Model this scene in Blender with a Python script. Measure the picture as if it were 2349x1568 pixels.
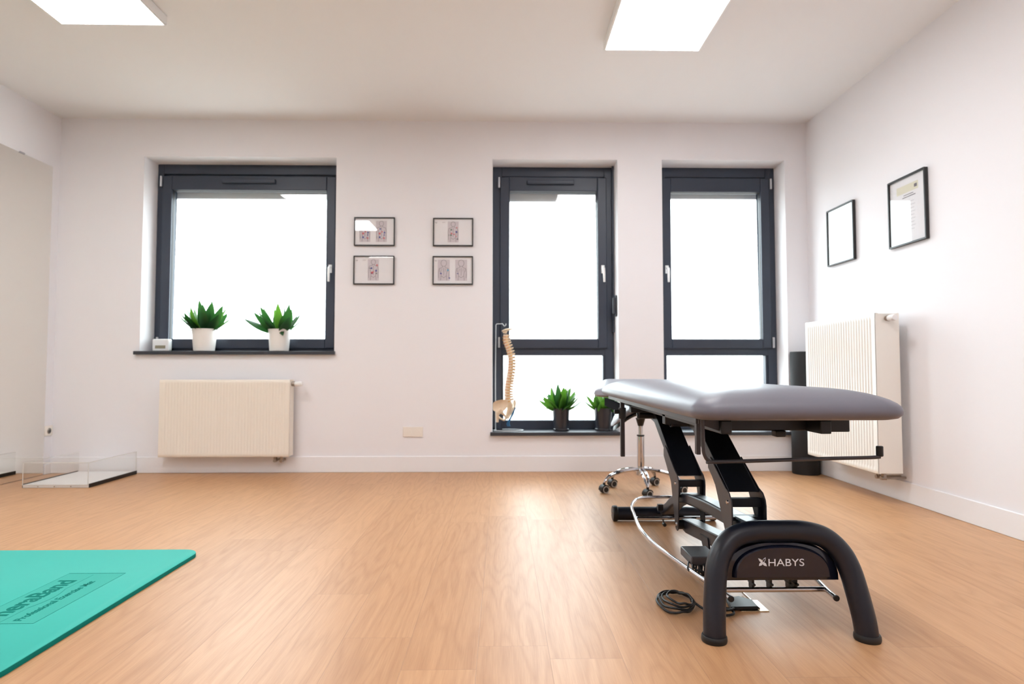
import bpy, bmesh, math, random
from mathutils import Vector, Matrix
PI = math.pi
for o in list(bpy.data.objects):
    bpy.data.objects.remove(o)
S = bpy.context.scene
COL = S.collection

# ------------------------------------------------------------------ camera
FPX, IW, IH = 1385.0, 2349.0, 1568.0
cd = bpy.data.cameras.new('camera')
cam = bpy.data.objects.new('camera', cd); COL.objects.link(cam)
cd.sensor_width = 36.0; cd.sensor_fit = 'HORIZONTAL'; cd.lens = 36.0 * FPX / IW
yaw = math.atan(24.5 / FPX); pitch = math.atan(59 / FPX)
fwd = Vector((math.sin(yaw) * math.cos(pitch), math.cos(yaw) * math.cos(pitch), math.sin(pitch)))
right = Vector((math.cos(yaw), -math.sin(yaw), 0)); up = right.cross(fwd)
M3 = Matrix((right, up, -fwd)).transposed()
cam.matrix_world = Matrix.Translation((0, 0, .85)) @ M3.to_4x4()
cd.clip_start = .05
cd.dof.use_dof = True; cd.dof.focus_distance = 2.1; cd.dof.aperture_fstop = 3.2
S.camera = cam

# ------------------------------------------------------------------ world and exposure
W = bpy.data.worlds.new('overcast_sky'); S.world = W; W.use_nodes = True
bg = W.node_tree.nodes['Background']
bg.inputs[1].default_value = 5.0
_n = W.node_tree.nodes; _l = W.node_tree.links      # bright cloud cover above the horizon, dimmer snow-grey ground below it
_tc = _n.new('ShaderNodeTexCoord'); _sp = _n.new('ShaderNodeSeparateXYZ'); _cr = _n.new('ShaderNodeValToRGB')
_mr = _n.new('ShaderNodeMapRange'); _mr.inputs[1].default_value = -1; _mr.inputs[2].default_value = 1
_l.new(_tc.outputs['Generated'], _sp.inputs[0]); _l.new(_sp.outputs[2], _mr.inputs[0]); _l.new(_mr.outputs[0], _cr.inputs[0]); _l.new(_cr.outputs[0], bg.inputs[0])
_cr.color_ramp.elements[0].position = .46; _cr.color_ramp.elements[0].color = (.30, .30, .29, 1)
_cr.color_ramp.elements[1].position = .53; _cr.color_ramp.elements[1].color = (.86, .945, 1.0, 1)
S.view_settings.view_transform = 'Standard'; S.view_settings.look = 'None'
S.view_settings.gamma = 1; S.view_settings.use_curve_mapping = False
S.view_settings.exposure = 1.06
PANEL = 11.0          # strength of the ceiling panels

# ------------------------------------------------------------------ materials
def lin(c):
    c = c / 255.0
    return c / 12.92 if c <= .04045 else ((c + .055) / 1.055) ** 2.4
def rgb(*c): return tuple(lin(v) for v in c) + (1,)
def mat(name, col, rough=.5, metal=0, spec=.5, bump=0, bscale=200, var=.03, coat=0, sheen=0, trans=0):
    m = bpy.data.materials.new(name); m.use_nodes = True
    nt = m.node_tree; b = nt.nodes['Principled BSDF']
    b.inputs['Roughness'].default_value = rough; b.inputs['Metallic'].default_value = metal
    b.inputs['Specular IOR Level'].default_value = spec
    b.inputs['Coat Weight'].default_value = coat; b.inputs['Coat Roughness'].default_value = .08
    b.inputs['Sheen Weight'].default_value = sheen
    if trans: b.inputs['Transmission Weight'].default_value = trans
    tc = nt.nodes.new('ShaderNodeTexCoord')
    n = nt.nodes.new('ShaderNodeTexNoise'); n.inputs['Scale'].default_value = bscale; n.inputs['Detail'].default_value = 3
    nt.links.new(tc.outputs['Object'], n.inputs['Vector'])
    mx = nt.nodes.new('ShaderNodeMix'); mx.data_type = 'RGBA'
    c = rgb(*col)
    mx.inputs[6].default_value = tuple(v * (1 - var) for v in c[:3]) + (1,)
    mx.inputs[7].default_value = tuple(min(1, v * (1 + var)) for v in c[:3]) + (1,)
    nt.links.new(n.outputs['Fac'], mx.inputs[0]); nt.links.new(mx.outputs[2], b.inputs['Base Color'])
    if bump:
        bp = nt.nodes.new('ShaderNodeBump'); bp.inputs['Strength'].default_value = bump; bp.inputs['Distance'].default_value = .001
        nt.links.new(n.outputs['Fac'], bp.inputs['Height']); nt.links.new(bp.outputs[0], b.inputs['Normal'])
    return m
def emis(name, col, st):
    m = bpy.data.materials.new(name); m.use_nodes = True; nt = m.node_tree
    b = nt.nodes['Principled BSDF']; b.inputs['Base Color'].default_value = (.9, .9, .9, 1)
    b.inputs['Emission Color'].default_value = col; b.inputs['Emission Strength'].default_value = st
    return m
def glassmat(name, tint=(1, 1, 1, 1), fr=1.45, mul=1.0):
    m = bpy.data.materials.new(name); m.use_nodes = True; nt = m.node_tree
    for n in list(nt.nodes): nt.nodes.remove(n)
    o = nt.nodes.new('ShaderNodeOutputMaterial'); mx = nt.nodes.new('ShaderNodeMixShader')
    t = nt.nodes.new('ShaderNodeBsdfTransparent'); t.inputs[0].default_value = tint
    g = nt.nodes.new('ShaderNodeBsdfGlossy'); g.inputs['Roughness'].default_value = .01
    f = nt.nodes.new('ShaderNodeLayerWeight'); f.inputs['Blend'].default_value = .5
    pw = nt.nodes.new('ShaderNodeMath'); pw.operation = 'POWER'; pw.inputs[1].default_value = 5
    nt.links.new(f.outputs['Facing'], pw.inputs[0])
    ml = nt.nodes.new('ShaderNodeMath'); ml.operation = 'MULTIPLY_ADD'; ml.inputs[1].default_value = .7; ml.inputs[2].default_value = .04 * mul; ml.use_clamp = True
    nt.links.new(pw.outputs[0], ml.inputs[0]); nt.links.new(ml.outputs[0], mx.inputs[0])
    nt.links.new(t.outputs[0], mx.inputs[1]); nt.links.new(g.outputs[0], mx.inputs[2]); nt.links.new(mx.outputs[0], o.inputs[0])
    return m

WALL = mat('wall_paint', (238, 237, 241), .62, bump=.12, bscale=350, var=.008, spec=.3)
CEIL = mat('ceiling_paint', (237, 237, 239), .8, bump=.1, bscale=300, var=.008, spec=.2)
BASEB = mat('white_baseboard', (239, 239, 242), .4, var=.01)
PVC = mat('anthracite_window_frame', (50, 58, 73), .42, bump=.08, bscale=500, var=.03)
PVCS = mat('anthracite_window_sill', (52, 56, 64), .38, bump=.08, bscale=500)
DKSEAL = mat('black_window_seal', (28, 30, 36), .55)
WHPL = mat('white_plastic', (240, 240, 240), .3, var=.01)
HINGE = mat('grey_hinge_cover', (190, 192, 198), .3, metal=.3)
SHUT = mat('light_grey_shutter', (225, 226, 232), .5)
CHROME = mat('polished_chrome', (200, 200, 205), .07, metal=1, var=.01)
STEEL = mat('brushed_steel', (185, 180, 176), .25, metal=1, bscale=80)
BLK = mat('black_powder_coat', (12, 15, 25), .42, spec=.5, bump=.06, bscale=900)
BLKS = mat('satin_black_tube', (13, 18, 32), .36, bump=.04, bscale=900)
BLKP = mat('black_plastic', (14, 14, 16), .45)
GLOSB = mat('glossy_black_plastic_cover', (15, 20, 38), .16, coat=.4)
GREYM = mat('dark_grey_metal', (62, 60, 64), .4, metal=.3)
LEATHER = mat('grey_leatherette', (108, 107, 118), .40, bump=.25, bscale=700, var=.02)
LEATHER2 = mat('light_grey_leatherette', (138, 138, 148), .4, bump=.2, bscale=700)
RAD = mat('cream_radiator_enamel', (240, 233, 222), .35, var=.01)
RADW = mat('white_radiator_enamel', (243, 240, 234), .33, var=.01)
BRASS = mat('nickel_valve', (160, 148, 138), .3, metal=.8)
POTW = mat('white_ceramic', (238, 234, 230), .35, var=.01)
POTB = mat('anthracite_ceramic', (40, 42, 50), .25, coat=.3)
SOIL = mat('potting_soil', (45, 34, 26), .95, bump=1, bscale=200, var=.4)
def leafmat(name, a, b):
    m = mat(name, a, .38, bscale=25, var=.25)
    nt = m.node_tree; p = nt.nodes['Principled BSDF']
    p.inputs['Subsurface Weight'].default_value = 0
    tr = nt.nodes.new('ShaderNodeBsdfTranslucent'); tr.inputs[0].default_value = rgb(*b)
    mx = nt.nodes.new('ShaderNodeMixShader'); mx.inputs[0].default_value = .25
    out = nt.nodes['Material Output']
    nt.links.new(p.outputs[0], mx.inputs[1]); nt.links.new(tr.outputs[0], mx.inputs[2]); nt.links.new(mx.outputs[0], out.inputs[0])
    return m
LEAFD = leafmat('dark_green_leaf', (30, 66, 38), (60, 120, 50))
LEAFL = leafmat('fresh_green_leaf', (48, 92, 38), (110, 170, 50))
BONE = mat('bone_plastic', (226, 205, 178), .5, bscale=40, var=.1)
YELL = mat('yellow_nerve_plastic', (228, 182, 90), .5)
ORNG = mat('orange_disc_plastic', (206, 132, 90), .5)
BLUE = mat('blue_nerve_plastic', (20, 100, 150), .45)
WHMET = mat('white_coated_wire', (205, 210, 214), .35)
PAPER = mat('white_paper', (244, 243, 246), .7, var=.01)
PANELG = mat('grey_print', (216, 209, 215), .7)
INKG = mat('grey_ink', (128, 122, 130), .7)
INKR = mat('red_ink', (214, 104, 116), .7)
INKB = mat('blue_ink', (62, 74, 160), .7)
INKN = mat('green_ink', (96, 120, 110), .7)
INKC = mat('cyan_ink', (90, 170, 205), .7)
INKY = mat('pale_yellow_ink', (232, 228, 208), .7)
INKL = mat('light_grey_ink', (208, 208, 212), .7)
BLKF = mat('black_frame', (34, 34, 36), .4)
LENS = emis('lit_diffuser', (.98, .985, 1, 1), PANEL)
LAMPB = mat('white_lamp_body', (238, 238, 238), .4)
GLASS = glassmat('window_glass', (.97, .99, .98, 1), mul=.8)
PGLASS = glassmat('picture_glass', (1, 1, 1, 1), mul=1.6)
ACRYL = glassmat('clear_acrylic', (.985, .985, .98, 1), fr=1.4)
ACRED = mat('acrylic_edge', (222, 222, 218), .15)
MIRR = mat('mirror_silver', (240, 238, 232), .015, metal=1, var=.0)
BLKM = mat('matt_black_metal', (18, 20, 26), .95, spec=.05)
FOAMB = mat('black_foam', (30, 31, 34), .75, bump=.4, bscale=400)
RUBBER = mat('grey_rubber_tread', (185, 183, 180), .5)
INKW = mat('white_print', (225, 228, 235), .4)
OLIVE = mat('olive_display', (150, 142, 118), .35)
BRPL = mat('polished_brass_plate', (222, 206, 178), .16, metal=.9, var=.01)
SOCK = mat('cream_socket_plastic', (238, 232, 224), .35, var=.01)
SOCKD = mat('socket_recess', (196, 184, 170), .5)
MATT = mat('teal_engraving_shade', (4, 120, 108), .85, spec=.15)  # darker teal paints in the shadow of the engraved lines and letters

def floor_material():
    m = bpy.data.materials.new('oak_plank_floor'); m.use_nodes = True
    nt = m.node_tree; L = nt.links; b = nt.nodes['Principled BSDF']
    def nd(t, **k):
        n = nt.nodes.new(t)
        for a, v in k.items(): setattr(n, a, v)
        return n
    def mth(op, a, c=None, clamp=False):
        n = nd('ShaderNodeMath', operation=op); n.use_clamp = clamp
        for i, v in enumerate((a, c)):
            if v is None: continue
            if isinstance(v, (int, float)): n.inputs[i].default_value = v
            else: L.new(v, n.inputs[i])
        return n.outputs[0]
    tc = nd('ShaderNodeTexCoord'); sp = nd('ShaderNodeSeparateXYZ'); L.new(tc.outputs['Object'], sp.inputs[0])
    PW, PL = .213, 1.62
    u = mth('DIVIDE', mth('ADD', sp.outputs[0], .070 + PW * 40), PW)
    row = mth('FLOOR', u); fu = mth('FRACT', u)
    wn = nd('ShaderNodeTexWhiteNoise', noise_dimensions='1D'); L.new(row, wn.inputs['W'])
    v = mth('ADD', mth('DIVIDE', mth('ADD', sp.outputs[1], 40.0), PL), wn.outputs['Value'])
    colm = mth('FLOOR', v); fv = mth('FRACT', v)
    pid = mth('ADD', mth('MULTIPLY', row, 7.31), mth('MULTIPLY', colm, 3.77))
    wn2 = nd('ShaderNodeTexWhiteNoise', noise_dimensions='1D'); L.new(pid, wn2.inputs['W'])
    # seams
    su = mth('MULTIPLY', mth('MINIMUM', fu, mth('SUBTRACT', 1.0, fu)), PW)
    sv = mth('MULTIPLY', mth('MINIMUM', fv, mth('SUBTRACT', 1.0, fv)), PL)
    d = mth('MINIMUM', su, sv)
    seam = mth('SUBTRACT', 1.0, mth('DIVIDE', d, .0012, True), True)
    # plank-local coordinates
    cb = nd('ShaderNodeCombineXYZ')
    L.new(mth('ADD', sp.outputs[0], mth('MULTIPLY', wn2.outputs['Value'], 17.0)), cb.inputs[0])
    L.new(mth('ADD', sp.outputs[1], mth('MULTIPLY', wn2.outputs['Value'], 31.0)), cb.inputs[1])
    mp = nd('ShaderNodeMapping'); mp.inputs['Scale'].default_value = (1, .12, 1); L.new(cb.outputs[0], mp.inputs[0])
    big = nd('ShaderNodeTexNoise'); big.inputs['Scale'].default_value = 5.5; big.inputs['Detail'].default_value = 2; L.new(mp.outputs[0], big.inputs['Vector'])
    rings = mth('FRACT', mth('MULTIPLY', big.outputs['Fac'], 13.0))
    rline = mth('SUBTRACT', 1.0, mth('MULTIPLY', mth('ABSOLUTE', mth('SUBTRACT', rings, .5)), 3.4), True)
    mp2 = nd('ShaderNodeMapping'); mp2.inputs['Scale'].default_value = (1, .035, 1); L.new(cb.outputs[0], mp2.inputs[0])
    fine = nd('ShaderNodeTexNoise'); fine.inputs['Scale'].default_value = 260; fine.inputs['Detail'].default_value = 4; L.new(mp2.outputs[0], fine.inputs['Vector'])
    mid = nd('ShaderNodeTexNoise'); mid.inputs['Scale'].default_value = 40; mid.inputs['Detail'].default_value = 3; L.new(mp2.outputs[0], mid.inputs['Vector'])
    g = mth('ADD', mth('MULTIPLY', rline, .17), mth('ADD', mth('MULTIPLY', fine.outputs['Fac'], .55), mth('MULTIPLY', mid.outputs['Fac'], .5)))
    g = mth('ADD', g, mth('MULTIPLY', mth('SUBTRACT', wn2.outputs['Value'], .5), .22))
    cr = nd('ShaderNodeValToRGB'); L.new(g, cr.inputs[0])
    e = cr.color_ramp.elements
    e[0].position = .3; e[0].color = rgb(*FLOOR_A); e[1].position = 1.0; e[1].color = rgb(*FLOOR_B)
    mx = nd('ShaderNodeMix', data_type='RGBA'); L.new(mth('MULTIPLY', seam, .55), mx.inputs[0]); L.new(cr.outputs[0], mx.inputs[6])
    mx.inputs[7].default_value = rgb(120, 84, 58)
    L.new(mx.outputs[2], b.inputs['Base Color'])
    L.new(mth('ADD', .39, mth('MULTIPLY', g, .05)), b.inputs['Roughness'])
    b.inputs['Specular IOR Level'].default_value = .55
    bp = nd('ShaderNodeBump'); bp.inputs['Strength'].default_value = .25; bp.inputs['Distance'].default_value = .0006
    L.new(mth('SUBTRACT', mth('MULTIPLY', fine.outputs['Fac'], .5), mth('MULTIPLY', seam, 1.5)), bp.inputs['Height'])
    L.new(bp.outputs[0], b.inputs['Normal'])
    return m
FLOOR_A = (204, 157, 114); FLOOR_B = (172, 125, 86)
FLOORM = floor_material()

def mat_foam():
    m = mat('teal_ribbed_foam', (46, 176, 162), .72, bump=0, bscale=60, var=.02)
    nt = m.node_tree; L = nt.links
    tc = nt.nodes.new('ShaderNodeTexCoord'); w = nt.nodes.new('ShaderNodeTexWave')
    w.bands_direction = 'X'; w.inputs['Scale'].default_value = 40; w.inputs['Distortion'].default_value = .2
    L.new(tc.outputs['Object'], w.inputs['Vector'])
    bp = nt.nodes.new('ShaderNodeBump'); bp.inputs['Strength'].default_value = .35; bp.inputs['Distance'].default_value = .0008
    L.new(w.outputs['Fac'], bp.inputs['Height']); L.new(bp.outputs[0], nt.nodes['Principled BSDF'].inputs['Normal'])
    return m
TEAL = mat_foam()
TEALS = mat('teal_foam_side', (2, 112, 100), .85, spec=.15)
TEALP = mat('smooth_teal_foam', (36, 168, 153), .7)

# ------------------------------------------------------------------ mesh builder
class MB:
    def __init__(s): s.bm = bmesh.new(); s.mi = 0
    def m(s, i): s.mi = i; return s
    def _f(s, vs):
        try:
            f = s.bm.faces.new(vs); f.material_index = s.mi; f.smooth = True; return f
        except ValueError: return None
    def box(s, x0, x1, y0, y1, z0, z1, M=None):
        P = [(x0,y0,z0),(x1,y0,z0),(x1,y1,z0),(x0,y1,z0),(x0,y0,z1),(x1,y0,z1),(x1,y1,z1),(x0,y1,z1)]
        v = [s.bm.verts.new(M @ Vector(p) if M else p) for p in P]
        for q in ((3,2,1,0),(4,5,6,7),(0,1,5,4),(1,2,6,5),(2,3,7,6),(3,0,4,7)): s._f([v[i] for i in q])
        return s
    def ring(s, c, r, nrm, seg, ref=None, sq=None):
        n = Vector(nrm).normalized()
        a = Vector(ref) if ref else (Vector((0,0,1)) if abs(n.z) < .9 else Vector((1,0,0)))
        a = (a - n * a.dot(n)).normalized(); b = n.cross(a)
        return [s.bm.verts.new(Vector(c) + (a * math.cos(2*PI*k/seg) + b * math.sin(2*PI*k/seg)) * r) for k in range(seg)]
    def bridge(s, A, B):
        n = len(A)
        for k in range(n): s._f([A[k], A[(k+1)%n], B[(k+1)%n], B[k]])
    def cyl(s, p0, p1, r0, r1=None, seg=24, cap=True):
        r1 = r0 if r1 is None else r1
        d = Vector(p1) - Vector(p0)
        A = s.ring(p0, r0, d, seg); B = s.ring(p1, r1, d, seg); s.bridge(A, B)
        if cap: s._f(A[::-1]); s._f(B)
        return s
    def tube(s, pts, r, seg=14, closed=False, cap=True):
        P = [Vector(p) for p in pts]; n = len(P); rings = []
        rr = r if isinstance(r, (list, tuple)) else [r] * n
        ref = None
        for i in range(n):
            if closed: t = P[(i+1)%n] - P[i-1]
            else: t = P[min(i+1, n-1)] - P[max(i-1, 0)]
            t.normalize()
            if ref is None:
                ref = Vector((0,0,1)) if abs(t.z) < .9 else Vector((1,0,0))
            ref = (ref - t * ref.dot(t)).normalized()
            rings.append(s.ring(P[i], rr[i], t, seg, ref))
        for i in range(n - 1): s.bridge(rings[i], rings[i+1])
        if closed: s.bridge(rings[-1], rings[0])
        elif cap: s._f(rings[0][::-1]); s._f(rings[-1])
        return s
    def lathe(s, prof, c=(0,0,0), seg=40, axis='z', M=None):
        rings = []
        for r, z in prof:
            R = []
            for k in range(seg):
                a = 2*PI*k/seg
                p = Vector((r*math.cos(a), r*math.sin(a), z))
                if M: p = M @ p
                R.append(s.bm.verts.new(p + Vector(c)))
            rings.append(R)
        for i in range(len(rings)-1): s.bridge(rings[i], rings[i+1])
        if prof[0][0] > 1e-4: s._f(rings[0][::-1])
        if prof[-1][0] > 1e-4: s._f(rings[-1])
        return s
    def prism(s, poly, axis, a0, a1):
        # poly: 2D points in the plane across `axis`; x -> (y,z), y -> (x,z), z -> (x,y)
        def P(p, a):
            return {'x': (a, p[0], p[1]), 'y': (p[0], a, p[1]), 'z': (p[0], p[1], a)}[axis]
        A = [s.bm.verts.new(P(p, a0)) for p in poly]; B = [s.bm.verts.new(P(p, a1)) for p in poly]
        s.bridge(A, B); s._f(A[::-1]); s._f(B); return s
    def sphere(s, c, r, M=None, u=20, v=12):
        T = Matrix.Translation(c) @ (M if M else Matrix.Identity(4)) @ Matrix.Diagonal((*(r if hasattr(r, '__len__') else (r,r,r)), 1))
        g = bmesh.ops.create_uvsphere(s.bm, u_segments=u, v_segments=v, radius=1, matrix=T)
        for vt in g['verts']:
            for f in vt.link_faces: f.material_index = s.mi; f.smooth = True
        return s
    def build(s, name, mats, parent=None, org=None, bevel=0, seg=2, sharp=35, sub=0):
        o0 = Vector(org) if org is not None else (parent['_o'].to_track if False else Vector(ORG.get(parent.name, (0,0,0))) if parent else Vector((0,0,0)))
        bmesh.ops.remove_doubles(s.bm, verts=s.bm.verts, dist=1e-6)
        bmesh.ops.recalc_face_normals(s.bm, faces=s.bm.faces)
        for v in s.bm.verts: v.co -= o0
        me = bpy.data.meshes.new(name); s.bm.to_mesh(me); s.bm.free()
        for mm in (mats if isinstance(mats, (list, tuple)) else [mats]): me.materials.append(mm)
        me.set_sharp_from_angle(angle=math.radians(sharp))
        o = bpy.data.objects.new(name, me); COL.objects.link(o)
        if parent is not None:
            o.parent = parent; o.location = (0,0,0) if org is None else (o0 - Vector(ORG.get(parent.name, (0,0,0))))
        else: o.location = o0
        ORG[o.name] = tuple(o0)
        if bevel:
            b = o.modifiers.new('bevel', 'BEVEL'); b.width = bevel; b.segments = seg; b.limit_method = 'ANGLE'; b.angle_limit = math.radians(35)
            b.harden_normals = False
        if sub:
            b = o.modifiers.new('subdivision', 'SUBSURF'); b.levels = sub; b.render_levels = sub
        return o
ORG = {}
def tag(o, label=None, cat=None, group=None, kind=None):
    if label: o['label'] = label
    if cat: o['category'] = cat
    if group: o['group'] = group
    if kind: o['kind'] = kind
    return o
def thing(name, loc, label, cat, group=None):
    o = bpy.data.objects.new(name, None); COL.objects.link(o); o.location = loc
    o.empty_display_size = .05; ORG[o.name] = tuple(loc)
    return tag(o, label, cat, group)
def struct(name, mb, m, **k):
    return tag(mb.build(name, m, **k), kind='structure')
def arcpts(c, r, a0, a1, n, plane='xz', y=0):
    out = []
    for i in range(n + 1):
        a = math.radians(a0 + (a1 - a0) * i / n)
        out.append((c[0] + r*math.cos(a), c[1] + r*math.sin(a)))
    return out
def smooth_path(pts, n=8):
    P = [Vector(p) for p in pts]; out = []
    for i in range(len(P) - 1):
        p0 = P[max(i-1, 0)]; p1 = P[i]; p2 = P[i+1]; p3 = P[min(i+2, len(P)-1)]
        for k in range(n):
            t = k / n
            out.append(.5*((2*p1) + (-p0+p2)*t + (2*p0-5*p1+4*p2-p3)*t*t + (-p0+3*p1-3*p2+p3)*t**3))
    out.append(P[-1]); return out
def text_obj(name, body, size, m, parent, M, extrude=.0006, spacing=1.0, align='CENTER', offset=0):
    cu = bpy.data.curves.new(name, 'FONT'); cu.body = body; cu.size = size; cu.extrude = extrude
    cu.align_x = align; cu.align_y = 'CENTER'; cu.space_character = spacing; cu.offset = offset
    t = bpy.data.objects.new(name + '_tmp', cu); COL.objects.link(t)
    dg = bpy.context.evaluated_depsgraph_get(); dg.update()
    me = bpy.data.meshes.new_from_object(t.evaluated_get(dg))
    bpy.data.objects.remove(t); bpy.data.curves.remove(cu)
    me.transform(M); me.name = name; me.materials.clear(); me.materials.append(m)
    o = bpy.data.objects.new(name, me); COL.objects.link(o); o.parent = parent
    ORG[o.name] = (0,0,0)
    return o

# ------------------------------------------------------------------ room shell
XL, XR, YB, YF, ZC = -3.64, 2.57, 4.98, -3.2, 2.91
def rect_wall(holes, x0, x1, y0, y1, z1):
    xs = sorted({x0, x1} | {h[0] for h in holes} | {h[1] for h in holes}); zs = sorted({0, z1} | {h[2] for h in holes} | {h[3] for h in holes})
    mb = MB(); bm = mb.bm; V = {}
    def vt(x, y, z):
        k = (round(x,4), round(y,4), round(z,4))
        if k not in V: V[k] = bm.verts.new(k)
        return V[k]
    def solid(i, j):
        if i < 0 or j < 0 or i >= len(xs)-1 or j >= len(zs)-1: return False
        cx, cz = (xs[i]+xs[i+1])/2, (zs[j]+zs[j+1])/2
        return not any(h[0] < cx < h[1] and h[2] < cz < h[3] for h in holes)
    for i in range(len(xs)-1):
        for j in range(len(zs)-1):
            if not solid(i, j): continue
            a, b, c, d = xs[i], xs[i+1], zs[j], zs[j+1]
            mb._f([vt(a,y0,c), vt(b,y0,c), vt(b,y0,d), vt(a,y0,d)])
            mb._f([vt(a,y1,d), vt(b,y1,d), vt(b,y1,c), vt(a,y1,c)])
            if not solid(i-1, j): mb._f([vt(a,y0,c), vt(a,y0,d), vt(a,y1,d), vt(a,y1,c)])
            if not solid(i+1, j): mb._f([vt(b,y0,c), vt(b,y1,c), vt(b,y1,d), vt(b,y0,d)])
            if not solid(i, j-1): mb._f([vt(a,y0,c), vt(a,y1,c), vt(b,y1,c), vt(b,y0,c)])
            if not solid(i, j+1): mb._f([vt(a,y0,d), vt(b,y0,d), vt(b,y1,d), vt(a,y1,d)])
    return mb
W1 = (-2.953, -1.372, .985, 2.598); W2 = (-.075, .972, .324, 2.592); W3 = (1.346, 2.385, .324, 2.595)
struct('wall_back', rect_wall([W1, W2, W3], XL-.2, XR+.2, YB, YB+.36, ZC), WALL, sharp=20)
struct('floor', MB().box(XL-.2, XR+.2, YF-.2, YB+.0, -.12, 0), FLOORM)
struct('ceiling', MB().box(XL-.2, XR+.2, YF-.2, YB+.36, ZC, ZC+.15), CEIL)
struct('wall_left', MB().box(XL-.2, XL, YF-.2, YB, 0, ZC), WALL)
struct('wall_right', MB().box(XR, XR+.2, YF-.2, YB, 0, ZC), WALL)
struct('wall_front', MB().box(XL, XR, YF-.2, YF, 0, ZC), WALL)
BH = .13
struct('baseboard_back', MB().box(XL, XR, YB-.012, YB, 0, BH), BASEB, bevel=.004)
struct('baseboard_right', MB().box(XR-.012, XR, YF, YB-.012, 0, BH), BASEB, bevel=.004)
struct('baseboard_left', MB().box(XL, XL+.012, 4.905, YB-.012, 0, .08), BASEB, bevel=.004)

# ------------------------------------------------------------------ windows
YW = YB + .20      # inner face of the window frames
def rframe(mb, x0, x1, z0, z1, w, y0, y1, top=None):
    t = w if top is None else top
    mb.box(x0, x0+w, y0, y1, z0, z1); mb.box(x1-w, x1, y0, y1, z0, z1)
    mb.box(x0+w, x1-w, y0, y1, z0, z0+w); mb.box(x0+w, x1-w, y0, y1, z1-t, z1)
def window_handle(parent, x, z, side):
    mb = MB()
    mb.box(x-.014, x+.014, YW-.034, YW-.024, z-.035, z+.035)
    mb.tube([(x, YW-.03, z+.008), (x, YW-.055, z+.012), (x, YW-.07, z), (x+side*.006, YW-.07, z-.05), (x+side*.010, YW-.066, z-.115)], [.010, .011, .0125, .011, .009], 10)
    mb.build('handle', WHPL, parent, bevel=.003)
def hinge(parent, x, z):
    MB().cyl((x, YW-.03, z-.045), (x, YW-.03, z+.045), .0095, seg=12).build('hinge', HINGE, parent)
def window(n, op, glass, hside, hingeside, vent, lower=None, sill_ext=(.0, .0), topdrop=.035):
    x0, x1, z0, z1 = op; gx0, gx1, gz0, gz1 = glass
    mb = MB()
    fw = .05 if n == 1 else .078
    zt = z1; zb = z0
    # outer frame with top extension
    rframe(mb, x0, x1, zb, zt, fw, YW, YW+.08, top=.085)
    if lower:
        lx0, lx1, lz0, lz1 = lower
        mb.box(x0+fw, x1-fw, YW, YW+.08, lz1, gz0-.075)
    w = struct(f'window_{n}', mb, PVC, org=((x0+x1)/2, YW, z0), bevel=.004)
    # sash: proud of the frame
    sb = MB()
    sx0, sx1, sz0, sz1 = gx0-.078, gx1+.078, gz0-.078, gz1+.12
    if not lower: sz0 = max(z0+.012, sz0)
    sb.box(sx0, gx0, YW-.022, YW+.06, sz0, sz1); sb.box(gx1, sx1, YW-.022, YW+.06, sz0, sz1)
    sb.box(gx0, gx1, YW-.022, YW+.06, sz0, gz0); sb.box(gx0, gx1, YW-.022, YW+.06, gz1, sz1)
    sb.build('sash', PVC, w, bevel=.006)
    gb = MB(); rframe(gb, gx0-.012, gx1+.012, gz0-.012, gz1+.012, .014, YW+.0, YW+.03)
    gb.build('glazing_seal', DKSEAL, w)
    MB().box(gx0-.01, gx1+.01, YW+.03, YW+.036, gz0-.01, gz1+.01).build('pane', GLASS, w)
    if lower:
        lb = MB()
        lb.box(x0+fw-.002, lx0, YW+.01, YW+.07, z0+.03, lz1+.01); lb.box(lx1, x1-fw+.002, YW+.01, YW+.07, z0+.03, lz1+.01)
        lb.box(lx0, lx1, YW+.01, YW+.07, z0+.03, lz0); lb.box(lx0, lx1, YW-.006, YW+.07, lz1, lz1+.02)
        lb.build('lower_frame', PVC, w, bevel=.004)
        MB().box(lx0-.01, lx1+.01, YW+.04, YW+.046, lz0-.01, lz1+.01).build('lower_pane', GLASS, w)
    # outside shutter rail seen through the top of the pane
    MB().box(x0, x1, YW+.13, YW+.155, gz1-topdrop, zt+.0).build('shutter', SHUT, w)
    if vent:
        vx0, vx1 = vent
        MB().box(vx0, vx1, YW-.052, YW-.02, gz1+.055, gz1+.09).build('trickle_vent', PVC, w, bevel=.006)
    hx = (gx1+.042) if hside > 0 else (gx0-.042)
    window_handle(w, hx, gz0+.60, -hside*.3 if n != 2 else .6)
    hgx = (gx0-.088) if hingeside < 0 else (gx1+.088)
    hinge(w, hgx, gz1+.07); hinge(w, hgx, gz0-.03)
    return w
w1 = window(1, W1, (-2.822, -1.503, 1.094, 2.372), 1, -1, (-2.39, -1.935))
w2 = window(2, W2, (.068, .832, 1.096, 2.376), 1, -1, (.22, .63), (.018, .876, .385, .955), topdrop=.05)
w3 = window(3, W3, (1.470, 2.256, 1.096, 2.376), -1, 1, None, (1.430, 2.288, .385, .955), topdrop=.02)
for w, (x0, x1, z) in ((w1, (-2.985, -1.362, .985)), (w2, (-.09, .990, .324)), (w3, (1.330, 2.412, .324))):
    mb = MB().box(x0, x1, YB-.035, YB, z-.028, z)
    op = {w1: W1, w2: W2, w3: W3}[w]
    mb.box(op[0]+.001, op[1]-.001, YB, YW+.01, z-.027, z+.001)
    mb.build('window_sill', PVCS, w, bevel=.003)
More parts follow.
